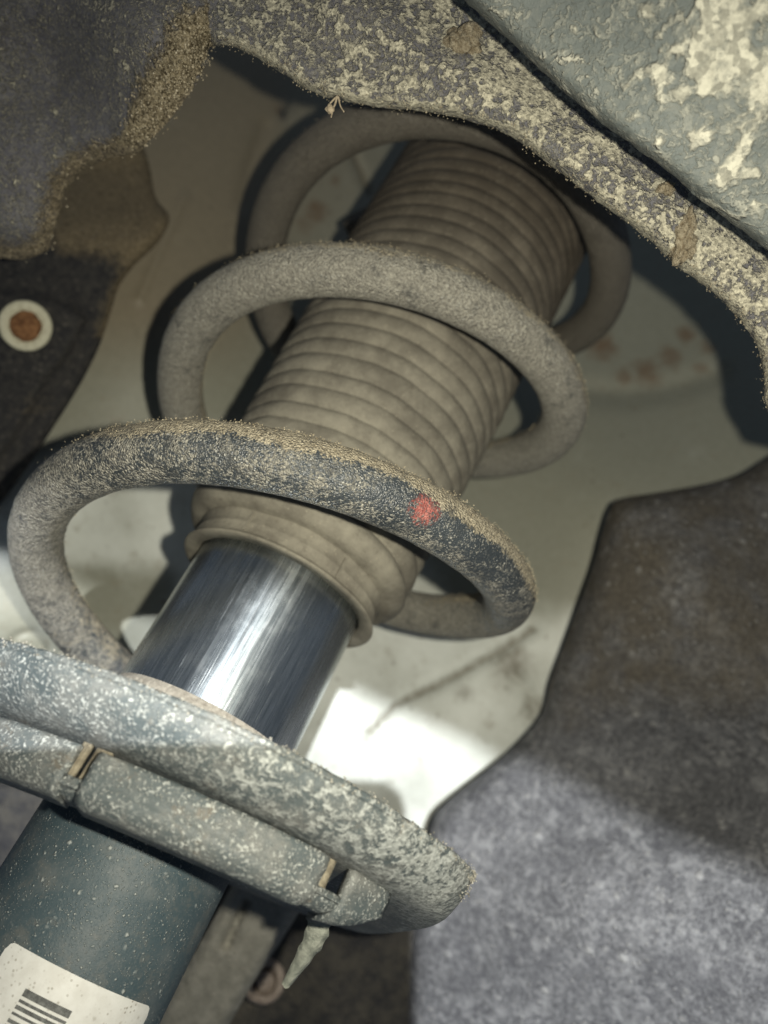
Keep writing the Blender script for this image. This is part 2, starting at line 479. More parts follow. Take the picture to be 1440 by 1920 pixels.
def mat_plain(name, c1, c2, rough, scale=.5, bump=.3, spec=.4, metal=0.0, speck=None):
    g = G(name)
    n = g.noise(scale, 6, .7)
    c = g.mix(g.map(n, .3, .7), c1, c2)
    h = n
    if speck:
        st_ = g.map(g.noise(.10, 5, .75), .55, .78, 0, .35)
        c = g.mix(st_, c, speck[1])
        k = g.mul(g.mx(g.specks(speck[0], .16, .08, g.warp(.8, .8)), g.mul(g.specks(speck[0]*2.2, .2, .08), .8)), g.map(g.noise(.15, 3), .35, .65))
        c = g.mix(g.mul(k, .85), c, speck[1]); h = g.add(h, k)
    return g.done(c, rough, g.bump(h, bump), spec=spec, metal=metal)

M_coil = mat_coil(); M_seat = mat_seat(); M_body = mat_body()
M_liner = mat_liner('muddy_arch_liner_plastic', (.085, .081, .100), (.155, .155, .162), (.46, .43, .325), .95, .75)
M_lip = mat_liner('mud_spattered_arch_edge', (.095, .11, .108), (.165, .18, .165), (.50, .48, .385), .8, .7, .45, .42, .05, .35)
M_far = mat_far_liner(); M_panel = mat_panel(); M_boot = mat_boot(); M_chrome = mat_chrome()
M_grit = mat_grit('tan_grit', (.19, .155, .10), (.47, .41, .29))
M_grit_grey = mat_grit('grey_grit', (.15, .14, .115), (.40, .38, .325))
M_clod = mat_plain('dried_clay', (.16, .12, .07), (.46, .40, .285), .95, .8, 1.8)
M_tan = mat_plain('dusty_edge', (.14, .12, .085), (.27, .24, .175), .9, .7, .5)
M_ring = mat_plain('dust_caked_gland', (.16, .142, .115), (.29, .265, .22), .9, .6, .6)
M_black = mat_plain('black_rubber', (.012, .012, .014), (.03, .03, .032), .8, .4, .3)
M_label = mat_plain('white_label_film', (.60, .59, .55), (.69, .685, .65), .5, .25, .06, speck=(.36, (.20, .17, .12)))
M_ink = mat_plain('grey_printed_ink', (.05, .052, .05), (.17, .175, .165), .6, .9, .02)
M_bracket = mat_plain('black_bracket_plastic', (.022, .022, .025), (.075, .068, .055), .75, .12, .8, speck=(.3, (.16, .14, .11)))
g = G('bracket_plastic_with_mud')
n_ = g.noise(.35, 5, .75); f_ = g.noise(1.0, 4, .78)
cb = g.mix(g.map(n_, .3, .7), (.020, .020, .024), (.062, .058, .052))
mk_ = g.map(g.add(g.attr('mud'), g.mul(n_, .9)), .72, 1.25)
cb = g.mix(mk_, cb, g.mix(g.map(f_, .3, .7), (.075, .058, .034), (.30, .24, .15)))
cb = g.mix(g.mul(g.specks(.3, .16, .08, g.warp(.5, 1.5)), .5), cb, (.18, .16, .13))
M_bracket_mud = g.done(cb, .8, g.bump(g.add(f_, g.mul(mk_, .8)), 1.0), spec=.35)
M_washer = mat_plain('dull_zinc_washer', (.42, .40, .29), (.56, .54, .41), .6, .5, .2)
M_rust = mat_plain('rusted_bolt_steel', (.085, .035, .014), (.30, .15, .065), .9, .45, 1.1)
M_plate = mat_plain('grey_dusty_steel', (.17, .165, .14), (.27, .26, .225), .7, .2, .4, speck=(.35, (.35, .32, .26)))
M_ringbolt = mat_plain('weathered_fastener', (.19, .15, .125), (.33, .28, .24), .8, .4, .5)
M_strip = mat_plain('dry_grey_strip', (.20, .215, .18), (.36, .37, .31), .9, .35, .9)
M_straw = mat_plain('dry_straw', (.33, .26, .17), (.5, .42, .3), .9, .8, .4)
g = G('worn_red_paint')
gr_, gd_ = g.grains(1.9)
worn = g.map(g.add(g.add(g.mul(g.noise(.6, 5, .85), 1.2), g.mul(gr_, .45)), g.mul(g.attr('edge'), 2.0)), .72, 1.20)
g.set(g.b.inputs['Alpha'], g.math('SUBTRACT', 1.0, worn))
M_red = g.done(g.mix(gr_, (.26, .07, .06), (.62, .25, .21)), .8, g.bump(gd_, .6))

# ---------------------------------------------------------------- wheel housing (body sheet behind the strut)
CP = np.array([(-200, -150, 400), (400, 150, 405), (300, 400, 380), (150, 700, 358), (0, 900, 340), (150, 950, 348), (60, 1180, 325), (-200, 1200, 312),
 (300, 700, 368), (600, 350, 440), (700, 600, 445), (900, 200, 480), (1100, 450, 465), (1250, 600, 448), (1130, 700, 440), (1300, 800, 415), (1440, 850, 400),
 (1640, 700, 410), (1140, 940, 392), (1000, 1000, 398), (900, 1150, 390), (1020, 1200, 378), (750, 1300, 380), (690, 1400, 368), (900, 1400, 374), (780, 1500, 376),
 (550, 1420, 378), (250, 1000, 366), (1000, 1350, 376), (400, 1200, 372), (0, 1900, 385), (700, 1900, 385), (0, 1500, 378), (-200, 1480, 375), (250, 1600, 382), (500, 1700, 385), (1640, 1900, 400), (900, -150, 470), (1640, -100, 450)], float)
def rbf(cp):
    X = cp[:, :2]/500.0
    d = np.linalg.norm(X[:, None]-X[None], axis=2)
    K = np.sqrt(d*d+.04)
    A = np.block([[K+1e-3*np.eye(len(cp)), np.ones((len(cp), 1))], [np.ones((1, len(cp))), np.zeros((1, 1))]])
    w = np.linalg.solve(A, np.r_[cp[:, 2], 0])
    def f(x, y):
        q = np.stack([x, y], -1)/500.0
        dd = np.linalg.norm(q[:, None]-X[None], axis=2)
        return np.sqrt(dd*dd+.04)@w[:-1]+w[-1]
    return f
zpan = rbf(CP)
GROOVES = [([(1000, 1180), (930, 1225), (840, 1275), (740, 1322), (692, 1372)], 2.2, 10, .9), ([(692, 1372), (700, 1475)], 1.0, 6, .25),
 ([(568, 1445), (590, 1407), (625, 1387), (690, 1380)], 1.0, 6, .3), ([(55+36*math.cos(a), 1215+30*math.sin(a)) for a in np.linspace(0, 6.28, 20)], 1.4, 8, .6),
 ([(1100, 735), (1180, 740), (1260, 728), (1350, 700)], 4.0, 22, .55), ([(660, 285), (675, 320), (692, 365)], 3.0, 9, .9), ([(500, 565), (535, 645)], 2.0, 8, .9),
 ([(262, 560), (300, 470), (345, 370)], -1.5, 10, .1), ([(455, 380), (470, 310), (495, 240)], 2.5, 14, .5), ([(960, 1262), (990, 1290), (1005, 1340)], 1.2, 12, .6)]
def z_panel(x, y, ed):
    z = zpan(x, y); P = np.stack([x, y], -1)
    for ln, dep, wd, _ in GROOVES:
        z = z+dep*np.exp(-(seg_dist(P, ln)/wd)**2)
    z = z-5*sstep(-30, 30, (y-1372)*.2-(x-694))*sstep(1330, 1400, y)       # pressed corner beside the strut
    return z
def a_grime(x, y, ed, fr):
    P = np.stack([x, y], -1); v = np.zeros(len(x))
    for ln, dep, wd, k in GROOVES: v = np.maximum(v, k*np.exp(-(seg_dist(P, ln)/(wd*1.2))**2))
    for bx, by, r, k in [(960, 1245, 60, .9), (870, 1300, 32, .8), (1000, 1330, 45, .8), (760, 1345, 22, .5), (180, 800, 60, .5), (830, 1235, 30, .4), (200, 380, 95, .95), (150, 460, 75, .9), (330, 560, 40, .4), (240, 700, 25, .5), (470, 250, 40, .4)]:
        v = np.maximum(v, k*np.exp(-((x-bx)**2+(y-by)**2)/r**2))
    return v
def a_rust(x, y, ed, fr):
    v = np.zeros(len(x))
    for bx, by, r, k in [(1115, 600, 45, 1), (1130, 650, 40, 1), (1285, 625, 26, 1), (1255, 670, 30, 1), (1215, 695, 42, 1), (1170, 705, 30, .9), (1325, 650, 26, .9), (1310, 690, 22, .8), (595, 395, 30, 1), (570, 420, 25, .9), (628, 338, 16, .9), (520, 205, 26, .7), (700, 365, 14, .5), (225, 790, 26, .5)]:
        v = np.maximum(v, k*np.exp(-((x-bx)**2+(y-by)**2)/r**2))
    return v
def a_pdust_shade(x, y, ed, fr):  # dust film, deepened where falloff and stray light should leave the panel dimmer
    v = 1.05*np.exp(-(((x-300)/260)**2+((y-360)/300)**2))
    v = np.maximum(v, .98*sstep(1050, 800, y)*sstep(480, 800, x))
    v = np.maximum(v, .85*sstep(760, 480, y))
    v = np.maximum(v, .85*sstep(1330, 1000, y)*sstep(640, 860, x))
    v = np.maximum(v, .95*sstep(900, 760, y+.08*(x-300)))
    v = np.maximum(v, .78*np.exp(-(((x-200)/130)**2+((y-720)/130)**2)))
    v = np.maximum(v, .40*np.exp(-(((x-960)/110)**2+((y-1270)/80)**2)))
    v = np.maximum(v, .80*sstep(380, 300, x)*sstep(1000, 1100, y))  # darker strip stands in for daylight blocked at the lower left
    v = np.maximum(v, .92*sstep(760, 880, x)*sstep(1260, 1080, y))
    v = np.maximum(v, .28+0*x)
    return v*.95
def a_pbrown(x, y, ed, fr): return np.clip(sstep(620, 380, x)*sstep(760, 560, y)+.5*sstep(640, 300, y)*sstep(900, 600, x), 0, 1)
EX = []
for ln, dep, wd, _ in GROOVES:
    q = resample(ln, 4.5, False); tg = np.gradient(q, axis=0); tg /= np.linalg.norm(tg, axis=1)[:, None]; nr = np.stack([-tg[:, 1], tg[:, 0]], -1)
    for off in (-1.8, -1.2, -.7, -.3, 0, .3, .7, 1.2, 1.8): EX.append(q+nr*off*wd)
EX = np.vstack(EX)
housing, *_ = sheet('wheel_housing', [(-200, -150), (1640, -150), (1640, 2080), (-200, 2080)], z_panel, 1.5, 8, M_panel, None, {'grime': a_grime, 'rust': a_rust, 'dust': a_pdust_shade, 'brown': a_pbrown}, extra=EX)
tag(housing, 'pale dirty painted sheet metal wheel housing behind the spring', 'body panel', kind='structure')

# ---------------------------------------------------------------- arch liner: left lobe and rim above the spring
LEDGE = smooth_line([(392, 88), (362, 150), (332, 190), (292, 236), (252, 268), (200, 276), (140, 300), (104, 350), (88, 415), (70, 455), (30, 466), (-60, 452), (-200, 420)], 5)
INNER = smooth_line([(392, 90), (432, 86), (480, 108), (530, 138), (580, 170), (640, 188), (720, 202), (800, 210), (870, 224), (940, 246), (1000, 285), (1060, 330), (1130, 385), (1200, 435), (1260, 490), (1320, 535), (1380, 590), (1415, 640), (1432, 700), (1438, 760), (1470, 820)], 4)
rim_out = [(1640, 860), (1640, 470), (1480, 370), (1360, 285), (1260, 200), (1160, 120), (1070, 40), (980, -60), (900, -200), (-200, -200), (-200, 448), (-60, 474), (40, 488), (90, 470), (106, 418), (121, 358), (158, 316), (207, 296), (258, 287), (300, 245), (338, 200), (368, 158), (390, 115)]
A_OUT = np.vstack([INNER, rim_out])
LPOLY = np.vstack([LEDGE, [(-400, 420), (-400, -400), (392, -400)]])
def z_liner(x, y, ed):
    P = np.stack([x, y], -1)
    dl_ = seg_dist(P, LEDGE)
    inside = in_poly(P, LPOLY) | (x > 392)
    z = 205+0*x
    lob = sstep(420, 60, x)
    z = z+lob*(14+.055*np.clip(y, -200, 500))
    z = z+10*np.exp(-(((x-60)/160)**2+((y-120)/120)**2))-8*np.exp(-(((x-230)/110)**2+((y-60)/90)**2))
    z = z-.02*np.clip(900-x, 0, 500)*0
    z = z+np.where(inside, 9*np.exp(-dl_/22)*(x < 400), 9+70*sstep(0, 170, dl_)+.05*dl_)
    di = seg_dist(P, INNER)
    z = z+5.5*np.exp(-(di/9)**1.4)
    ridge = smooth_line([(640, 0), (760, 70), (900, 160), (1040, 250), (1200, 360), (1440, 540)], 4)
    z = z-4*np.exp(-(seg_dist(P, ridge)/60)**2)
    return z
def a_lmud(x, y, ed, fr):
    P = np.stack([x, y], -1)
    v = -.02+.34*sstep(250, 520, x)+.10*np.exp(-(((x-200)/140)**2+((y-40)/90)**2))
    v = v+.25*np.exp(-(seg_dist(P, INNER)/22)**2)*(x > 420)
    v = v+.15*np.exp(-(((x-1000)/200)**2+((y-200)/120)**2))+.2*np.exp(-(((x-1320)/120)**2+((y-480)/90)**2))
    return v
def a_lsand(x, y, ed, fr):
    P = np.stack([x, y], -1)
    inside = in_poly(P, LPOLY)
    dl_ = seg_dist(P, LEDGE)
    band = np.exp(-(dl_/85)**2)*sstep(205, 275, x)
    v = np.where(inside, .95*band+.35*np.exp(-(dl_/26)**2)*(x > 60), .30*np.exp(-(dl_/40)**2))
    return np.where(x > 400, .9*np.exp(-(dl_/40)**2)*0, v)
def a_lbrown(x, y, ed, fr):
    P = np.stack([x, y], -1)
    inside = in_poly(P, LPOLY)
    dl_ = seg_dist(P, LEDGE); sd = np.where(inside, -dl_, dl_)
    return np.where(x > 400, 0.0, .62*sstep(-45, 25, sd)*sstep(420, 330, x))
liner_root = thing('wheel_arch_liner', 'black plastic arch liner caked with dried mud, curving over the spring', 'arch liner', at(600, 60, 215))
lin, lfront, lP2, led = sheet('liner_shell', A_OUT, z_liner, 2.5, 9, M_liner, liner_root, {'mud': a_lmud, 'sand': a_lsand, 'brown': a_lbrown}, jag=2.6, rough=.9, rscale=.16)
# grit caked along the edge of the opening and on the sandy slope
gp, gs = [], []
di = seg_dist(lP2, INNER); sand = a_lsand(lP2[:, 0], lP2[:, 1], led, lfront)
cand = np.where((di < 26) & (lP2[:, 0] > 400))[0]
for i in rng.choice(cand, 1500):
    p2 = lP2[i]+rng.normal(size=2)*5
    gp.append(i); gs.append(rng.uniform(.07, .27))
cand = np.where(sand > .12)[0]
for i in rng.choice(cand, 2400, p=sand[cand]**1.5/np.sum(sand[cand]**1.5)):
    gp.append(i); gs.append(rng.uniform(.10, .40))
gpts = lfront[gp]+rng.normal(size=(len(gp), 3))*np.array([.8, .3, .8])
grit('mud_grit', gpts, np.array(gs), M_grit, liner_root)

# nearer edge of the arch, outside the seam
SEAM = smooth_line([(740, -200), (815, -60), (875, 4), (950, 72), (1040, 156), (1130, 231), (1230, 305), (1330, 386), (1445, 473), (1640, 625)], 5)
B_OUT = np.vstack([SEAM, [(1640, -200)]])
def z_lip(x, y, ed):
    P = np.stack([x, y], -1); ds = seg_dist(P, SEAM)
    z = 172-.055*ds+6*np.exp(-(ds/10)**1.5)
    return z+2.5*np.sin(x/130.0+y/170.0)
lip_root = thing('arch_edge_panel', 'grey mud spattered panel at the arch edge, nearest at top right', 'arch edge', at(1250, 120, 160))
sheet('edge_shell', B_OUT, z_lip, 2.5, 12, M_lip, lip_root, {'mud': lambda x, y, e, f: .06+.42*np.exp(-(((x-1330)/190)**2+((y-130)/170)**2))+.2*np.exp(-(((x-1400)/90)**2+((y-300)/90)**2)), 'sand': lambda x, y, e, f: 0*x}, jag=3.0, rough=.4)

# ---------------------------------------------------------------- liner on the right, below the opening
D_EDGE = smooth_line([(1640, 740), (1480, 832), (1430, 864), (1390, 888), (1340, 904), (1250, 921), (1165, 935), (1143, 955), (1128, 1000), (1112, 1060), (1086, 1130), (1052, 1220), (1030, 1280), (1018, 1332), (985, 1376), (940, 1420), (880, 1468), (832, 1508), (812, 1536), (795, 1600), (778, 1700), (768, 1800), (762, 1950), (760, 2080)], 4)
D_OUT = np.vstack([D_EDGE, [(1640, 2080)]])
def z_side(x, y, ed):
    P = np.stack([x, y], -1); dd = seg_dist(P, D_EDGE)
    z = 352-.10*np.clip(dd, 0, 700)-.018*(y-900)
    z = z+9*np.exp(-(dd/14)**1.5)
    z = z-20*np.exp(-(((x-1270)/210)**2+((y-1090)/190)**2))+20*np.exp(-(((x-1300)/190)**2+((y-1450)/110)**2))-8*np.exp(-(((x-1150)/260)**2+((y-1720)/170)**2))
    return z
side_root = thing('side_liner', 'dark plastic liner with grey dust specks at lower right of spring', 'arch liner', at(1200, 1500, 300))
sheet('liner_shell', D_OUT, z_side, 3.0, 14, M_far, side_root, {'mud': lambda x, y, e, f: .50*sstep(1500, 1250, y)}, rough=.8, rscale=.08, seed=3)  # brown cover doubles as painted shade above the daylight's edge

# ---------------------------------------------------------------- bolted bracket on the left
E_OUT = smooth_line([(-200, 380), (0, 380), (70, 340), (130, 290), (200, 262), (258, 262), (280, 310), (292, 370), (318, 408), (296, 455), (250, 500), (222, 540), (208, 585), (186, 650), (150, 722), (100, 802), (40, 892), (-30, 970), (-200, 1060)], 4)
STEP = [(-200, 545), (0, 545), (70, 555), (130, 575), (165, 600), (120, 670), (79, 726), (20, 830), (-60, 930), (-200, 1000)]
def z_brk(x, y, ed):
    P = np.stack([x, y], -1)
    ins = in_poly(P, np.array(STEP, float)); d = seg_dist(P, STEP)
    sd = np.where(ins, d, -d)
    z = 322+22*sstep(470, 300, y)-7*sstep(-8, 8, sd)+6*np.exp(-(ed/10)**1.5)
    rb = np.hypot(x-48, y-610)
    z = z-2.0*sstep(112, 96, rb)+1.2*np.exp(-((rb-104)/6)**2)
    return z
brk = thing('bolted_bracket', 'black plastic bracket with one rusty bolt at the left edge', 'bracket', at(60, 700, 320))
sheet('bracket_plate', E_OUT, z_brk, 4.0, 9, M_bracket_mud, brk, {'mud': lambda x, y, e, f: np.clip(sstep(520, 430, y)*sstep(60, 130, x)+.8*np.exp(-e/25)*(y < 640)+.35*np.exp(-(((x-60)/80)**2+((y-760)/60)**2)), 0, 1)}, rough=.8, rscale=.12, seed=5)
bc = at(48, 611, 309.0); bn = CAM-bc; bn /= np.linalg.norm(bn)
bt = np.cross(bn, [0, 0, 1.]); bt /= np.linalg.norm(bt); bu = np.cross(bn, bt)
def disc(name, prof, center, n, mat, parent, sides=40, wob=0.0, axes=(None, None)):
    a_, b_ = axes[0] if axes[0] is not None else bt, axes[1] if axes[1] is not None else bu
    V, Fc = [], []
    ph = ring(sides)
    for (r, h) in prof:
        for q in ph:
            rr = r*(1+wob*noise.noise(Vector((math.cos(q)*2, math.sin(q)*2, r*.3))))
            V.append(center+rr*math.cos(q)*a_+rr*math.sin(q)*b_+h*n)
    k = sides
    for i in range(len(prof)-1):
        for j in range(k): Fc.append((i*k+j, i*k+(j+1) % k, (i+1)*k+(j+1) % k, (i+1)*k+j))
    Fc.append(tuple((len(prof)-1)*k+j for j in range(k)))
    return mk(name, V, Fc, mat, parent)
bolt = disc('bolt', [(9.4, -3), (9.6, 0), (9.5, 1.0), (9.0, 1.4), (6.4, 1.4), (6.0, .9), (5.9, .9)], bc, bn, M_washer, brk, 48, .012)
disc('bolt_head', [(5.9, .2), (5.8, 2.2), (5.2, 2.9), (3.0, 3.2), (.8, 3.1)], bc, bn, M_rust, bolt, 6*4, .10)

# ---------------------------------------------------------------- below the seat: dark splash panel, grey plate, fastener
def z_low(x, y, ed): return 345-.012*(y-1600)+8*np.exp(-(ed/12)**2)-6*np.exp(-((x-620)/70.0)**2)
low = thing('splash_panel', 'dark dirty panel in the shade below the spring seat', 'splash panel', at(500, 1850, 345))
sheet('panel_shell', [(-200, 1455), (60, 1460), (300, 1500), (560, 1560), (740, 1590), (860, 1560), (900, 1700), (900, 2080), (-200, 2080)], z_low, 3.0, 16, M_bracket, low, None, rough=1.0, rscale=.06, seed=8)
plate = thing('suspension_plate', 'grey steel plate with a slot, just right of the damper tube', 'plate', at(430, 1800, 285))
P_OUT = [(470, 1600), (600, 1640), (560, 1712), (520, 1775), (470, 1850), (425, 1930), (380, 2060), (230, 2060), (300, 1900)]
def z_plate(x, y, ed):
    P = np.stack([x, y], -1)
    return 290+4*np.exp(-(ed/10)**2)+5*np.exp(-(seg_dist(P, [(462, 1690), (440, 1735), (424, 1772)])/7)**2)
sheet('plate_body', P_OUT, z_plate, 10, 8, M_plate, plate, None, rough=.3)
fc = at(494, 1840, 325); fn_ = CAM-fc+np.array([35., 0, 30]); fn_ /= np.linalg.norm(fn_)
ft = np.cross(fn_, [0, 0, 1.]); ft /= np.linalg.norm(ft); fu = np.cross(fn_, ft)
fas = thing('panel_fastener', 'round weathered fastener on the dark panel beside the hanging strip', 'fastener', fc)
disc('fastener_ring', [(8.2, -6), (8.2, 4), (7.6, 5), (6.0, 5.2), (5.0, 4.2), (4.8, 0), (4.6, -1)], fc, fn_, M_ringbolt, fas, 36, .05, (ft, fu))
disc('fastener_stud', [(3.9, -2), (3.8, 3.4), (3.0, 4.2), (.5, 4.3)], fc, fn_, M_ringbolt, fas, 18, .1, (ft, fu))

# ---------------------------------------------------------------- strut
strut = thing('suspension_strut', 'blue grey damper with chrome tube and speckled spring seat, running up behind the coils', 'strut', (0, 0, -200))
SCX, SCY, STA, STB = 10.4, 2.1, .039, -.059       # the seat is a little eccentric and tilted
prof = [(20, -215), (27, -215)]+[(27, z) for z in np.linspace(-214, -58, 60)]+[(20, -57)]
V, Fc = lathe(prof, ring(120))
ph = np.arctan2(V[:, 1], V[:, 0])
rust = .9*np.exp(-(((ph+2.75)/.35)**2+((V[:, 2]+118)/22)**2))+.35*np.exp(-(((ph+2.6)/.5)**2+((V[:, 2]+90)/14)**2))
mk('damper_body', V, Fc, M_body, strut, attrs={'rust': rust})
V, Fc = lathe([(27.5, z) for z in np.linspace(-62, 40, 60)], ring(160))
mk('chrome_tube', V, Fc, M_chrome, strut)
V, Fc = lathe([(27.55, -31.6), (27.8, -32.2), (28.1, -33.2), (28.4, -35), (29.4, -52), (27, -54)], ring(120))
mk('gland_collar', V, Fc, M_ring, strut)
# seat dish: rolled wall, floor
RT, ZT = 85.0, -49.6
prof = [(28, ZT-5), (60, ZT-6), (74, ZT-5), (80, ZT-3), (82.8, ZT-1), (83.8, ZT+.2), (84.8, ZT+.4), (85.4, ZT-.1), (85.5, ZT-1.0), (84.9, ZT-1.5), (84.9, ZT-2.6), (84.0, ZT-4.8), (82.0, ZT-7.0), (79.4, ZT-8.9), (76.5, ZT-10.0), (73, ZT-10.4), (68, ZT-10.5), (40, ZT-10.5), (28, ZT-10)]
prof = catmull(prof, 3)
phis = ring(420)
V, Fc = lathe(prof, phis, SCX, SCY, STA, STB)
ph = np.arctan2(V[:, 1]-SCY, V[:, 0]-SCX); rr = np.hypot(V[:, 0]-SCX, V[:, 1]-SCY)
nz = fnoise(V, .22, 4, 4.0)
outw = np.stack([np.cos(ph), np.sin(ph), 0*ph], -1)
V = V+outw*(nz*.28*(rr > 70))[:, None]; V[:, 2] += .25*fnoise(V, .5, 2, 2.0)*(rr > 78)
xm = 76.0
over = V[:, 0]-(xm-9)
V[:, 0] = np.where((over > 0) & (rr > 45), (xm-9)+9*np.tanh(np.maximum(over, 0)/9), V[:, 0])
mud = np.clip(.18+.30*sstep(-1.9, -.7, ph)*(ph < .8)+.2*sstep(-2.2, -1.2, ph)*(ph < 0), 0, 1)*(rr > 60)
dust = .10+.30*sstep(-1.6, -.7, ph)*sstep(ZT-6, ZT-11, V[:, 2])+.2*sstep(-.9, -.5, ph)
seat = mk('spring_seat', V, Fc, M_seat, strut, attrs={'mud': mud, 'dust': dust, 'speck': .28*sstep(-1.4, -2.1, ph)})
# sand caked on the seat's upper edge and right end
gi = np.where((rr > 82.5) & (V[:, 2]-STA*(V[:, 0]-SCX)-STB*(V[:, 1]-SCY) > ZT-1.2) & (ph < .4))[0]
gj = np.where((rr > 83) & (ph > -.75) & (ph < .3))[0]
sel = np.r_[rng.choice(gi, 1500), rng.choice(gj, 1700)]
gpt = V[sel]+rng.normal(size=(len(sel), 3))*.35
grit('seat_grit', gpt, rng.uniform(.10, .34, len(sel)), M_grit_grey, seat)
# skirt below the dish, cut by two slots
RK, ZK = 71.6, -58.3
KTA, KTB = .054, -.022
def skirt(name, p0, p1, r0, ztop, zbot, mat, th=3.0, lip=9.0, parent=None, wob=.25):
    n = max(6, int(abs(p1-p0)/.02))
    prof = [(r0-.4, ztop), (r0, ztop-1.0)]+[(r0+.25*math.sin(k*.9), z) for k, z in enumerate(np.linspace(ztop-1.6, zbot+4, 9))]
    prof += [(r0-.3, zbot+2.6), (r0-1.6, zbot+.8), (r0-4, zbot), (r0-lip, zbot-.6), (r0-lip, zbot+2.0), (r0-5, zbot+2.8), (r0-th, zbot+4.0), (r0-th, ztop)]
    V, Fc = lathe(prof, np.linspace(p0, p1, n), SCX, SCY, KTA, KTB, True, False)
    ph = np.arctan2(V[:, 1]-SCY, V[:, 0]-SCX)
    V = V+np.stack([np.cos(ph), np.sin(ph), 0*ph], -1)*(fnoise(V, .12, 3, 6.0)*wob)[:, None]
    return mk(name, V, Fc, mat, parent or seat, attrs={'mud': np.full(len(V), .10)+.15*sstep(-1.0, -.5, ph), 'dust': np.full(len(V), .10)+.12*sstep(ZK-6, ZK-12, V[:, 2]), 'speck': np.full(len(V), .10)})
sa, _ = ray_cylinder(124, 1440, RK, SCX, SCY); sb, _ = ray_cylinder(174, 1440, RK, SCX, SCY)
sc_, _ = ray_cylinder(592, 1660, RK, SCX, SCY); sd_, _ = ray_cylinder(654, 1660, RK, SCX, SCY)
ZB = ZK-10.6
skirt('skirt_section', -math.pi-.35, sa, RK+.2, ZK, ZB, M_seat)
skirt('skirt_section', sb, sc_, RK+1.0, ZK, ZB-.3, M_seat)
rsk = skirt('skirt_section', sd_, -.84, RK+.2, ZK, ZB-.6, M_seat)
for v in rsk.data.vertices:      # rounded free corner
    p = math.atan2(v.co.y/MM-SCY, v.co.x/MM-SCX); k_ = max(0.0, (p+1.0)/.16)
    v.co.z += MM*max(0.0, 7.0*k_*k_*min(1.0, max(0.0, (ZB+9-(v.co.z/MM-200))/9)))
skirt('slot_bridge', sa-.01, sb+.01, RK-.6, ZB+4.0, ZB+.6, M_seat, 2.2, 7)
skirt('slot_bridge', sc_-.01, sd_+.01, RK-.6, ZB+4.8, ZB+.6, M_seat, 2.2, 7)
def block(name, corners_front, depth_dir, mat, parent):
    a = np.asarray(corners_front, float); b = a+np.asarray(depth_dir)
    n = len(a)
    Fc = [tuple(range(n)), tuple(reversed(range(n, 2*n)))]+[(i, i+n, (i+1) % n+n, (i+1) % n) for i in range(n)]
    return mk(name, np.vstack([a, b]), Fc, mat, parent, smooth=False)
for q0, q1, r_ in ((sa+.42*(sb-sa), sb+.012, RK-2.6), (sa-.01, sa+.22*(sb-sa), RK-1.6), (sc_-.012, sc_+.5*(sd_-sc_), RK-2.2)):
    V, Fc = lathe([(r_, ZK+1.0), (r_, ZB+4.2), (r_-.5, ZB+3.4), (r_-1.8, ZB+3.4), (r_-1.8, ZK+1.0)], np.linspace(q0, q1, 6), SCX, SCY, KTA, KTB, True, False)
    V = V+.25*np.stack([fnoise(V, .4, 3, 1.0), fnoise(V, .4, 3, 5.0), fnoise(V, .4, 3, 9.0)], -1)
    mk('slot_tongue', V, Fc, M_tan, seat)
V, Fc = lathe([(30, ZT-5.8), (62, ZT-5.8), (66, ZT+9), (74, ZT+10), (79, ZT+5), (79, ZT-3)], np.linspace(0.35, math.pi+.1, 60), SCX-8, SCY, STA, STB, False, False)
mk('spring_pad', V, Fc, M_black, strut)
# label on the damper body
pa, za = ray_cylinder(14, 1772, 27.0); pb, zb_ = ray_cylinder(289, 1878, 27.0)
def patch(name, p0, p1, z0, z1, r, mat, parent, np_=40, nz_=20, corner=0.0, th=.12):
    us = np.linspace(0, 1, np_); vs = np.linspace(0, 1, nz_)
    V, Fc = [], []
    for layer in (r, r-th):
        for v in vs:
            for u in us:
                z = z0+(z1-z0)*v; p = p0+(p1-p0)*u
                if corner:
                    e = min(u, 1-u)*abs(p1-p0)*r; dv = abs(z1-z0)*v
                    if e < corner and dv < corner:
                        cut = corner-math.sqrt(max(0, corner**2-(corner-e)**2)); z = z0-max(dv, cut) if z1 < z0 else z0+max(dv, cut)
                V.append((layer*math.cos(p), layer*math.sin(p), z))
    n = np_*nz_
    for i in range(nz_-1):
        for j in range(np_-1):
            a = i*np_+j; f = (a, a+1, a+np_+1, a+np_)
            Fc.append(tuple(reversed(f)) if z1 < z0 else f)
    return mk(name, V[:n], Fc, mat, parent)
zl = .5*(za+zb_)
print('label z', za, zb_, pa, pb)
lab = patch('label_sticker', pa, pb, zl, zl-60, 27.12, M_label, strut, 60, 40, 2.0)
lab['label'] = 'dirty flecked white barcode sticker'
ba, bz = ray_cylinder(46, 1858, 27.0); bb, bz2 = ray_cylinder(132, 1902, 27.0)
zz = .5*(bz+bz2)+.6
for wdt in (1.5, .6, .8, .5, .7, .6, 1.0, .5, .7, .6, .9, .5, .8, .6, .7):
    patch('barcode_bar', ba-.0, bb, zz, zz-wdt, 27.2, M_ink, lab, 14, 2)
    zz -= wdt+random.choice((.5, .6, .8))

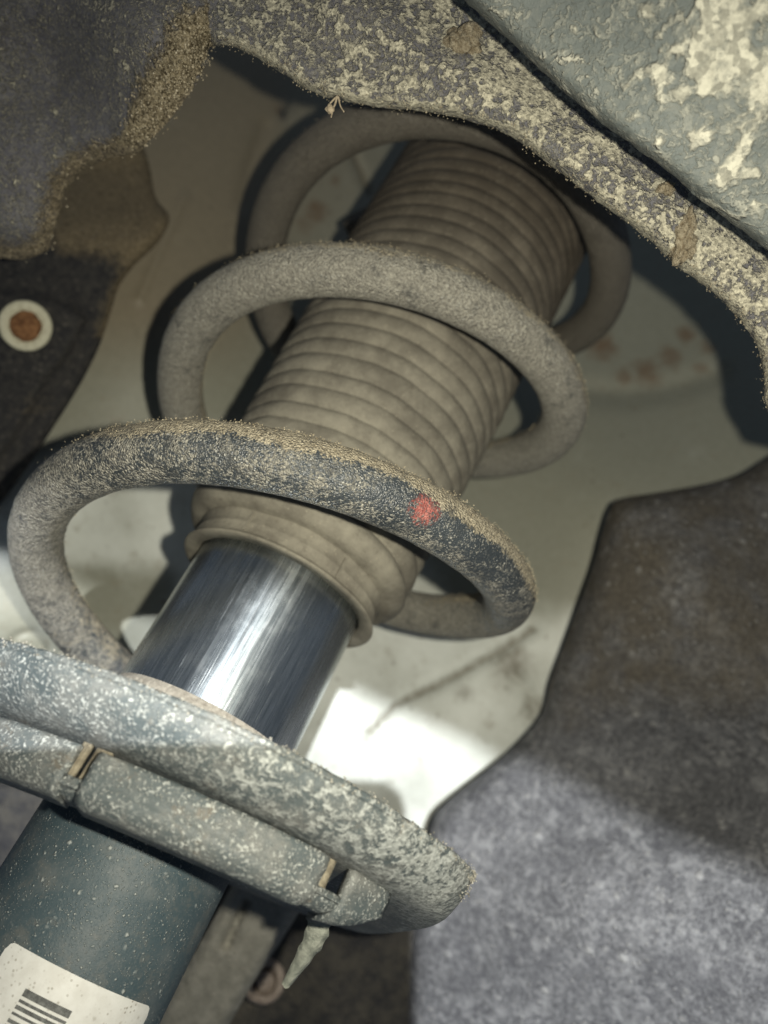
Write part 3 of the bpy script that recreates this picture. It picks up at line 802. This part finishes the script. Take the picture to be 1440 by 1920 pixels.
# ---------------------------------------------------------------- dust boot
boot = thing('dust_boot', 'ribbed tan grey rubber dust boot inside the coils, covering the chrome tube', 'dust boot', (0, 0, 0))
TB = 15.0
def boot_r(t): return np.interp(t, [12, 20, 28, 40, 72, 120, 160, 215], [32.0, 35.5, 38.0, 38.4, 39.6, 41.8, 43.5, 45.5])
prof = [(29.0, TB+7.6), (31.0, TB+7.8), (31.8, TB+8.2)]
t = TB+8.3
while t < 222:
    p = 8.4 if t < 34 else 6.9+.7*math.sin(t*.53)
    dep = 3.0 if t < 34 else 1.75+.3*math.sin(t*.9)
    for s in np.linspace(0, 1, 15)[:-1]:
        tt = t+s*p; r = boot_r(tt)
        w = abs(math.sin(math.pi*s))**.55
        prof.append((r-dep*(1-w)+.5, tt))
    t += p
V, Fc = lathe(prof, ring(180))
ph = np.arctan2(V[:, 1], V[:, 0])
rad = np.stack([np.cos(ph), np.sin(ph), 0*ph], -1)
V = V+rad*(.55*fnoise(V, .035, 3, 5.0))[:, None]; V[:, 2] += 1.3*fnoise(np.c_[rad*16, V[:, 2]*.25], .07, 3, 8.0)
mk('bellows', V, Fc, M_boot, boot, attrs={'dirt_dim': sstep(70, 190, V[:, 2])})  # painted dimming towards the top
col = [(28.0, 1.0), (28.2, -1.0), (31.8, -1.5), (32.8, -1.4), (33.1, -1.0), (32.8, -.6), (32.0, -.1), (31.7, .6), (31.6, 3.0), (31.8, 3.3), (31.8, 3.9), (31.6, 4.2), (31.7, 7.0), (32.1, 7.6), (32.0, 8.3), (31.4, 8.6)]
V, Fc = lathe([(r, z+TB) for r, z in col], ring(160)); V[:, 2] += .5*fnoise(V, .03, 2, 3.0)
clr = mk('collar', V, Fc, M_boot, boot)
for deg in (-118, -62):
    p = math.radians(deg)
    a = []
    for dp, z in ((-.012, TB+.6), (.012, TB+.6), (.012, TB+7.4), (-.012, TB+7.4)):
        a.append((32.2*math.cos(p+dp), 32.2*math.sin(p+dp), z))
    block('moulding_rib', a, (-1.4*math.cos(p), -1.4*math.sin(p), 0), M_boot, clr)

# ---------------------------------------------------------------- coil spring
SPRING = [(48.1,45.6,-28.0),(35.4,57.8,-27.2),(20.0,66.4,-25.6),(3.0,70.7,-24.0),(-14.5,70.6,-22.4),(-31.9,66.3,-20.8),(-47.0,57.6,-18.7),(-59.4,45.2,-15.9),(-68.3,29.9,-12.8),(-72.9,12.8,-9.2),(-72.8,-5.1,-5.2),(-68.7,-22.3,-1.5),(-60.9,-38.2,2.5),(-49.8,-51.8,7.2),(-35.6,-62.0,11.9),(-18.9,-68.3,16.5),(-1.0,-70.3,20.9),(16.8,-67.7,25.1),(33.4,-60.9,29.1),(47.8,-50.3,32.9),(59.2,-36.6,36.7),(66.9,-20.7,40.1),(69.6,-3.5,43.1),(67.2,13.6,46.5),(61.6,30.2,48.9),(52.5,45.1,50.5),(40.3,57.5,51.5),(25.1,65.8,53.2),(8.3,70.0,55.1),(-9.1,69.8,57.0),(-25.8,65.4,59.0),(-40.9,57.0,61.3),(-53.5,45.1,63.9),(-62.8,30.6,66.6),(-68.6,14.4,69.6),(-69.9,-2.9,73.3),(-67.3,-19.9,77.7),(-59.6,-35.2,81.6),(-47.7,-47.9,85.2),(-33.6,-57.4,89.2),(-17.9,-63.3,93.2),(-1.3,-65.0,97.2),(14.9,-62.4,101.2),(30.0,-56.0,105.4),(43.4,-46.1,109.7),(54.7,-33.2,113.7),(62.1,-17.8,117.0),(64.4,-0.9,119.3),(61.9,15.9,122.0),(55.0,31.6,124.8),(45.1,45.7,126.9),(33.2,57.6,128.0),(18.1,65.6,129.6),(1.4,69.7,131.3),(-15.8,69.6,133.1),(-32.4,65.3,135.1),(-47.4,57.2,137.3),(-60.0,45.7,139.8),(-69.2,31.7,142.5),(-73.8,16.0,145.5),(-74.2,-0.5,148.9),(-72.8,-16.6,152.7),(-67.6,-31.5,156.7),(-56.9,-46.7,160.8),(-42.9,-58.7,164.8),(-26.7,-66.6,168.8),(-9.1,-70.2,172.8),(8.5,-69.3,176.8),(25.1,-64.2,180.5),(39.8,-55.1,184.1),(51.9,-43.2,187.3),(61.0,-29.0,190.3),(66.3,-12.9,192.9),(67.4,4.0,195.3),(64.3,20.6,197.3),(57.1,36.0,199.2),(46.4,49.0,200.9),(32.7,59.0,202.6),(17.0,65.3,204.2),(0.2,67.5,206.0),(-16.6,65.4,207.9),(-32.3,59.3,209.9),(-46.0,49.4,212.3),(-56.9,36.4,214.9)]
T0, T1 = -.52, 2.80
ctrl = np.array(SPRING)
for _ in range(2): ctrl[1:-1] = .25*ctrl[:-2]+.5*ctrl[1:-1]+.25*ctrl[2:]
ctrl[:, :2] *= 1.012
tk = np.linspace(T0, T1, len(ctrl)); ctrl[:, :2] *= (1-.11*np.exp(-((tk-2.30)/.13)**2))[:, None]
path = catmull(ctrl, 12); turns = np.linspace(T0, T1, len(path))
WR = 8.0; SIDES = 40
V, Fc, N = tube(path, WR, SIDES)
tv = np.repeat(turns, SIDES)
upn = N[:, 2]
rad2 = np.c_[V[:, :2], 0*tv]; rad2 /= np.linalg.norm(rad2, axis=1)[:, None]
outn = (N*rad2).sum(1)
V = V+N*(.16*fnoise(V, .30, 3, 2.0))[:, None]
# crust sits on the upper side of the wire, and more of the wire is dusty higher up
low = sstep(-.06, .02, tv)*sstep(.50, .40, tv)
mud = -.06+.70*sstep(-.42, .30, upn+.10*np.sin(tv*70)+.12*np.sin(tv*31))*(.35+.65*low+.42*(tv > .6)-.45*sstep(1.6, 1.85, tv))
mud = mud+.30*sstep(-.13, -.25, tv)*sstep(.4, -.2, outn)
dust = .34-.09*sstep(-.03, .05, tv)*sstep(.42, .34, tv)+.14*sstep(.55, .75, tv)-.30*sstep(1.6, 1.85, tv)+.20*sstep(.02, -.12, tv)*sstep(-.24, -.18, tv)+.25*sstep(.30, .40, tv)  # pale dust cut back on the top coil to darken it
dust = dust-.20*sstep(.2, .9, outn)*sstep(.10, .17, tv)*sstep(.32, .24, tv)
spring = thing('coil_spring', 'dirty black coil spring crusted with sand, wound around the boot', 'coil spring', ctrl[0])
mk('coil', V, Fc, M_coil, spring, attrs={'mud': mud, 'dust': dust, 'dirt_dim': sstep(1.55, 1.85, tv)})  # topmost turns painted darker, for the rim's shade and flash falloff
w = np.clip(mud-.10, 0, 1)*np.clip(.9+.8*fnoise(V, .12, 3, 1.0), 0, 2)*(tv > -.25)*(tv < 2.3)
w[(tv > .45) & (tv < .85)] = 0; w[(tv > 1.45) & (tv < 1.85)] = 0
w = w/w.sum()
sel = rng.choice(len(V), 16000, p=w)
gpt = V[sel]+rng.normal(size=(len(sel), 3))*.45
pr = (gpt-V[sel]); 
grit('sand_crust', gpt, rng.uniform(.08, .30, len(sel))*rng.uniform(.5, 1, len(sel)), M_grit, spring)
# worn dab of red paint on the lowest full coil
def coil_patch(name, tc, ac, wt, wa, mat, parent, lift):
    nt, na = 26, 26; V, Fc, ed = [], [], []
    for i in range(nt):
        for j in range(na):
            a_, b_ = (i/(nt-1)*2-1), (j/(na-1)*2-1)
            rr = math.hypot(a_, b_)
            q = 1.0/max(1e-6, max(abs(a_), abs(b_)))*rr if rr > 0 else 1
            a2, b2 = (a_/q, b_/q) if rr > 0 else (0, 0)       # square to disc
            wob = 1+.22*noise.noise(Vector((a2*1.5, b2*1.5, 4.2)))
            tt = tc+wt*a2*wob; an = ac+wa*b2*wob
            x = (tt-T0)/(T1-T0)*(len(path)-1); k = int(x); f_ = x-k
            p = path[k]*(1-f_)+path[k+1]*f_; tg = path[k+1]-path[k]; tg /= np.linalg.norm(tg)
            U = np.array([0, 0, 1.])-tg[2]*tg; U /= np.linalg.norm(U); W_ = np.cross(tg, U)
            nrm = math.cos(an)*U+math.sin(an)*W_
            r_ = math.hypot(a2, b2)
            V.append(p+nrm*(WR+lift*(1-r_**4)-.05)); ed.append(.35*max(0, r_-.35))
    for i in range(nt-1):
        for j in range(na-1):
            k = i*na+j; Fc.append((k, k+1, k+na+1, k+na))
    return mk(name, V, Fc, mat, parent, attrs={'edge': ed})
# find the wire angle that faces the lens there
tc = .178; x = (tc-T0)/(T1-T0)*(len(path)-1); k = int(x); tg = path[k+1]-path[k]; tg /= np.linalg.norm(tg)
U = np.array([0, 0, 1.])-tg[2]*tg; U /= np.linalg.norm(U); W_ = np.cross(tg, U); vd = CAM-path[k]
face = math.atan2(vd@W_, vd@U)
paint = coil_patch('paint_mark', tc, face*.93, .0100, .62, M_red, spring, .18)
paint['label'] = 'worn red paint dab on the lower coil'

# ---------------------------------------------------------------- small loose things
def clod(name, label, px, py, z, size, seed, mat=M_clod, cat='mud clod', tilt=0.0):
    import bmesh
    bm = bmesh.new(); bmesh.ops.create_icosphere(bm, subdivisions=4, radius=1.0)
    P = np.array([v.co[:] for v in bm.verts]); faces = [[v.index for v in f.verts] for f in bm.faces]; bm.free()
    P = P*(1+.38*fnoise(P, 1.1, 3, seed)+.26*fnoise(P, 3.0, 4, seed+4))[:, None]
    c_, s_ = math.cos(tilt), math.sin(tilt)
    X = P[:, 0]*size[0]; Y = P[:, 1]*size[1]; Z = P[:, 2]*size[2]
    # size is given across, up the picture and in depth, in millimetres
    X, Y = c_*X-s_*Y, s_*X+c_*Y
    cpos = np.array([(px-720)/F*z, (py-960)/F*z, z])
    Wd = c2w(np.stack([X, -Y, Z], -1)+cpos)
    o = mk(name, Wd, faces, mat, None, True, None, c2w(cpos))
    return tag(o, label, cat, 'clods of dried mud on the liner')
clod('mud_clod', 'tall tan clod of dried mud on the liner rim at right', 1284, 445, 203, (3.0, 6.2, 4.0), 1.0, tilt=-.1)
clod('mud_clod', 'yellowish clod of dried mud near the seam at top', 868, 78, 203, (4.6, 4.2, 3.4), 5.0, tilt=.6)
clod('mud_clod', 'flat tan mud crumb on the rim edge left of the tall clod', 1240, 428, 205, (4.2, 2.2, 2.6), 9.0, tilt=-.5)
clod('mud_clod', 'small pale mud crumb just above the tall clod by the seam', 1248, 353, 201, (2.2, 1.5, 1.8), 12.0)
st = thing('straw_tuft', 'tiny tuft of dry straw hanging from the liner edge above the top coil', 'straw', at(628, 184, 206))
for pts, r in (([(632, 180), (628, 196), (622, 206)], .35), ([(634, 180), (638, 198), (645, 210)], .25), ([(630, 182), (617, 196), (611, 204)], .25), ([(626, 200), (622, 214), (621, 220)], .28)):
    pth = catmull([at(x, y, 206-i*.8) for i, (x, y) in enumerate(pts)], 5)
    Vt, Ft, _ = tube(pth, np.linspace(r, r*.6, len(pth)), 6, (1, .3, .2))
    mk('stalk', Vt, Ft, M_straw, st)
import bmesh
bm = bmesh.new(); bmesh.ops.create_icosphere(bm, subdivisions=3, radius=1.0)
P = np.array([v.co[:] for v in bm.verts]); faces = [[v.index for v in f.verts] for f in bm.faces]; bm.free()
P = P*(1+.4*fnoise(P, 1.3, 3, 2.0))[:, None]*np.array([1.1, 1.0, 1.3])
mk('seed_head', P+at(619, 204, 204.5), faces, M_straw, st)
# pale strip hanging from the seat skirt
SP = catmull([at(x, y, z) for x, y, z in ((606, 1690, 196), (600, 1722, 197), (590, 1758, 198), (566, 1800, 200), (535, 1848, 202))], 8)
WD = np.interp(np.linspace(0, 1, len(SP)), [0, .25, .5, .75, 1], [6.5, 6.4, 5.6, 4.0, 2.2])
Vs, Fs = [], []
lat = right*.85-down*(-.45); lat /= np.linalg.norm(lat)
for i, p in enumerate(SP):
    wob = .35*noise.noise(Vector((i*.35, 1.0, 2.0)))
    for (s, h) in ((-.5, 0), (-.15, .9), (.1, 1.2), (.5, .1), (.45, -.9), (-.45, -.9)):
        Vs.append(p+lat*(WD[i]*(s+wob*.2))-fwd*(h+wob*.6))
for i in range(len(SP)-1):
    for j in range(6): Fs.append((i*6+j, (i+1)*6+j, (i+1)*6+(j+1) % 6, i*6+(j+1) % 6))
Fs.append(tuple(reversed(range(6)))); Fs.append(tuple((len(SP)-1)*6+j for j in range(6)))
hs = mk('hanging_strip', Vs, Fs, M_strip, None, True, None, SP[0])
tag(hs, 'pale grey tapered strip hanging down from the spring seat skirt', 'strip')

phone = thing('smartphone', 'unseen black smartphone at the viewpoint with its flash lit, widened to block daylight', 'phone', c2w((-5, 60, -6)))
def slab(x0, x1, y0, y1, z0, z1, r, bev):
    ol = []
    for cx_, cy_, a0 in ((x1-r, y1-r, 0), (x0+r, y1-r, 90), (x0+r, y0+r, 180), (x1-r, y0+r, 270)):
        for k_ in range(9):
            a_ = math.radians(a0+k_*90/8); ol.append((cx_, cy_, math.cos(a_), math.sin(a_)))
    V, Fc = [], []; n = len(ol)
    for z_, d_ in ((z0, bev), (z0+bev, 0), (z1-bev, 0), (z1, bev)):
        for cx_, cy_, ca, sa_ in ol: V.append((cx_+(r-d_)*ca, cy_+(r-d_)*sa_, z_))
    for i in range(3):
        for j in range(n): Fc.append((i*n+j, i*n+(j+1) % n, (i+1)*n+(j+1) % n, (i+1)*n+j))
    Fc.append(tuple(reversed(range(n)))); Fc.append(tuple(3*n+j for j in range(n)))
    return c2w(np.array(V)), Fc
V, Fc = slab(-66, 34, -13.5, 147, -11, -3, 11, 1.2); mk('phone_body', V, Fc, M_black, phone)  # made wider than a real phone so its shadow covers the damper
V, Fc = slab(-9, 9, -9, 30, -3.2, -1.6, 8, .5); mk('camera_bump', V, Fc, M_black, phone)
for o in bpy.data.objects:
    if '_o' in o.keys(): del o['_o']
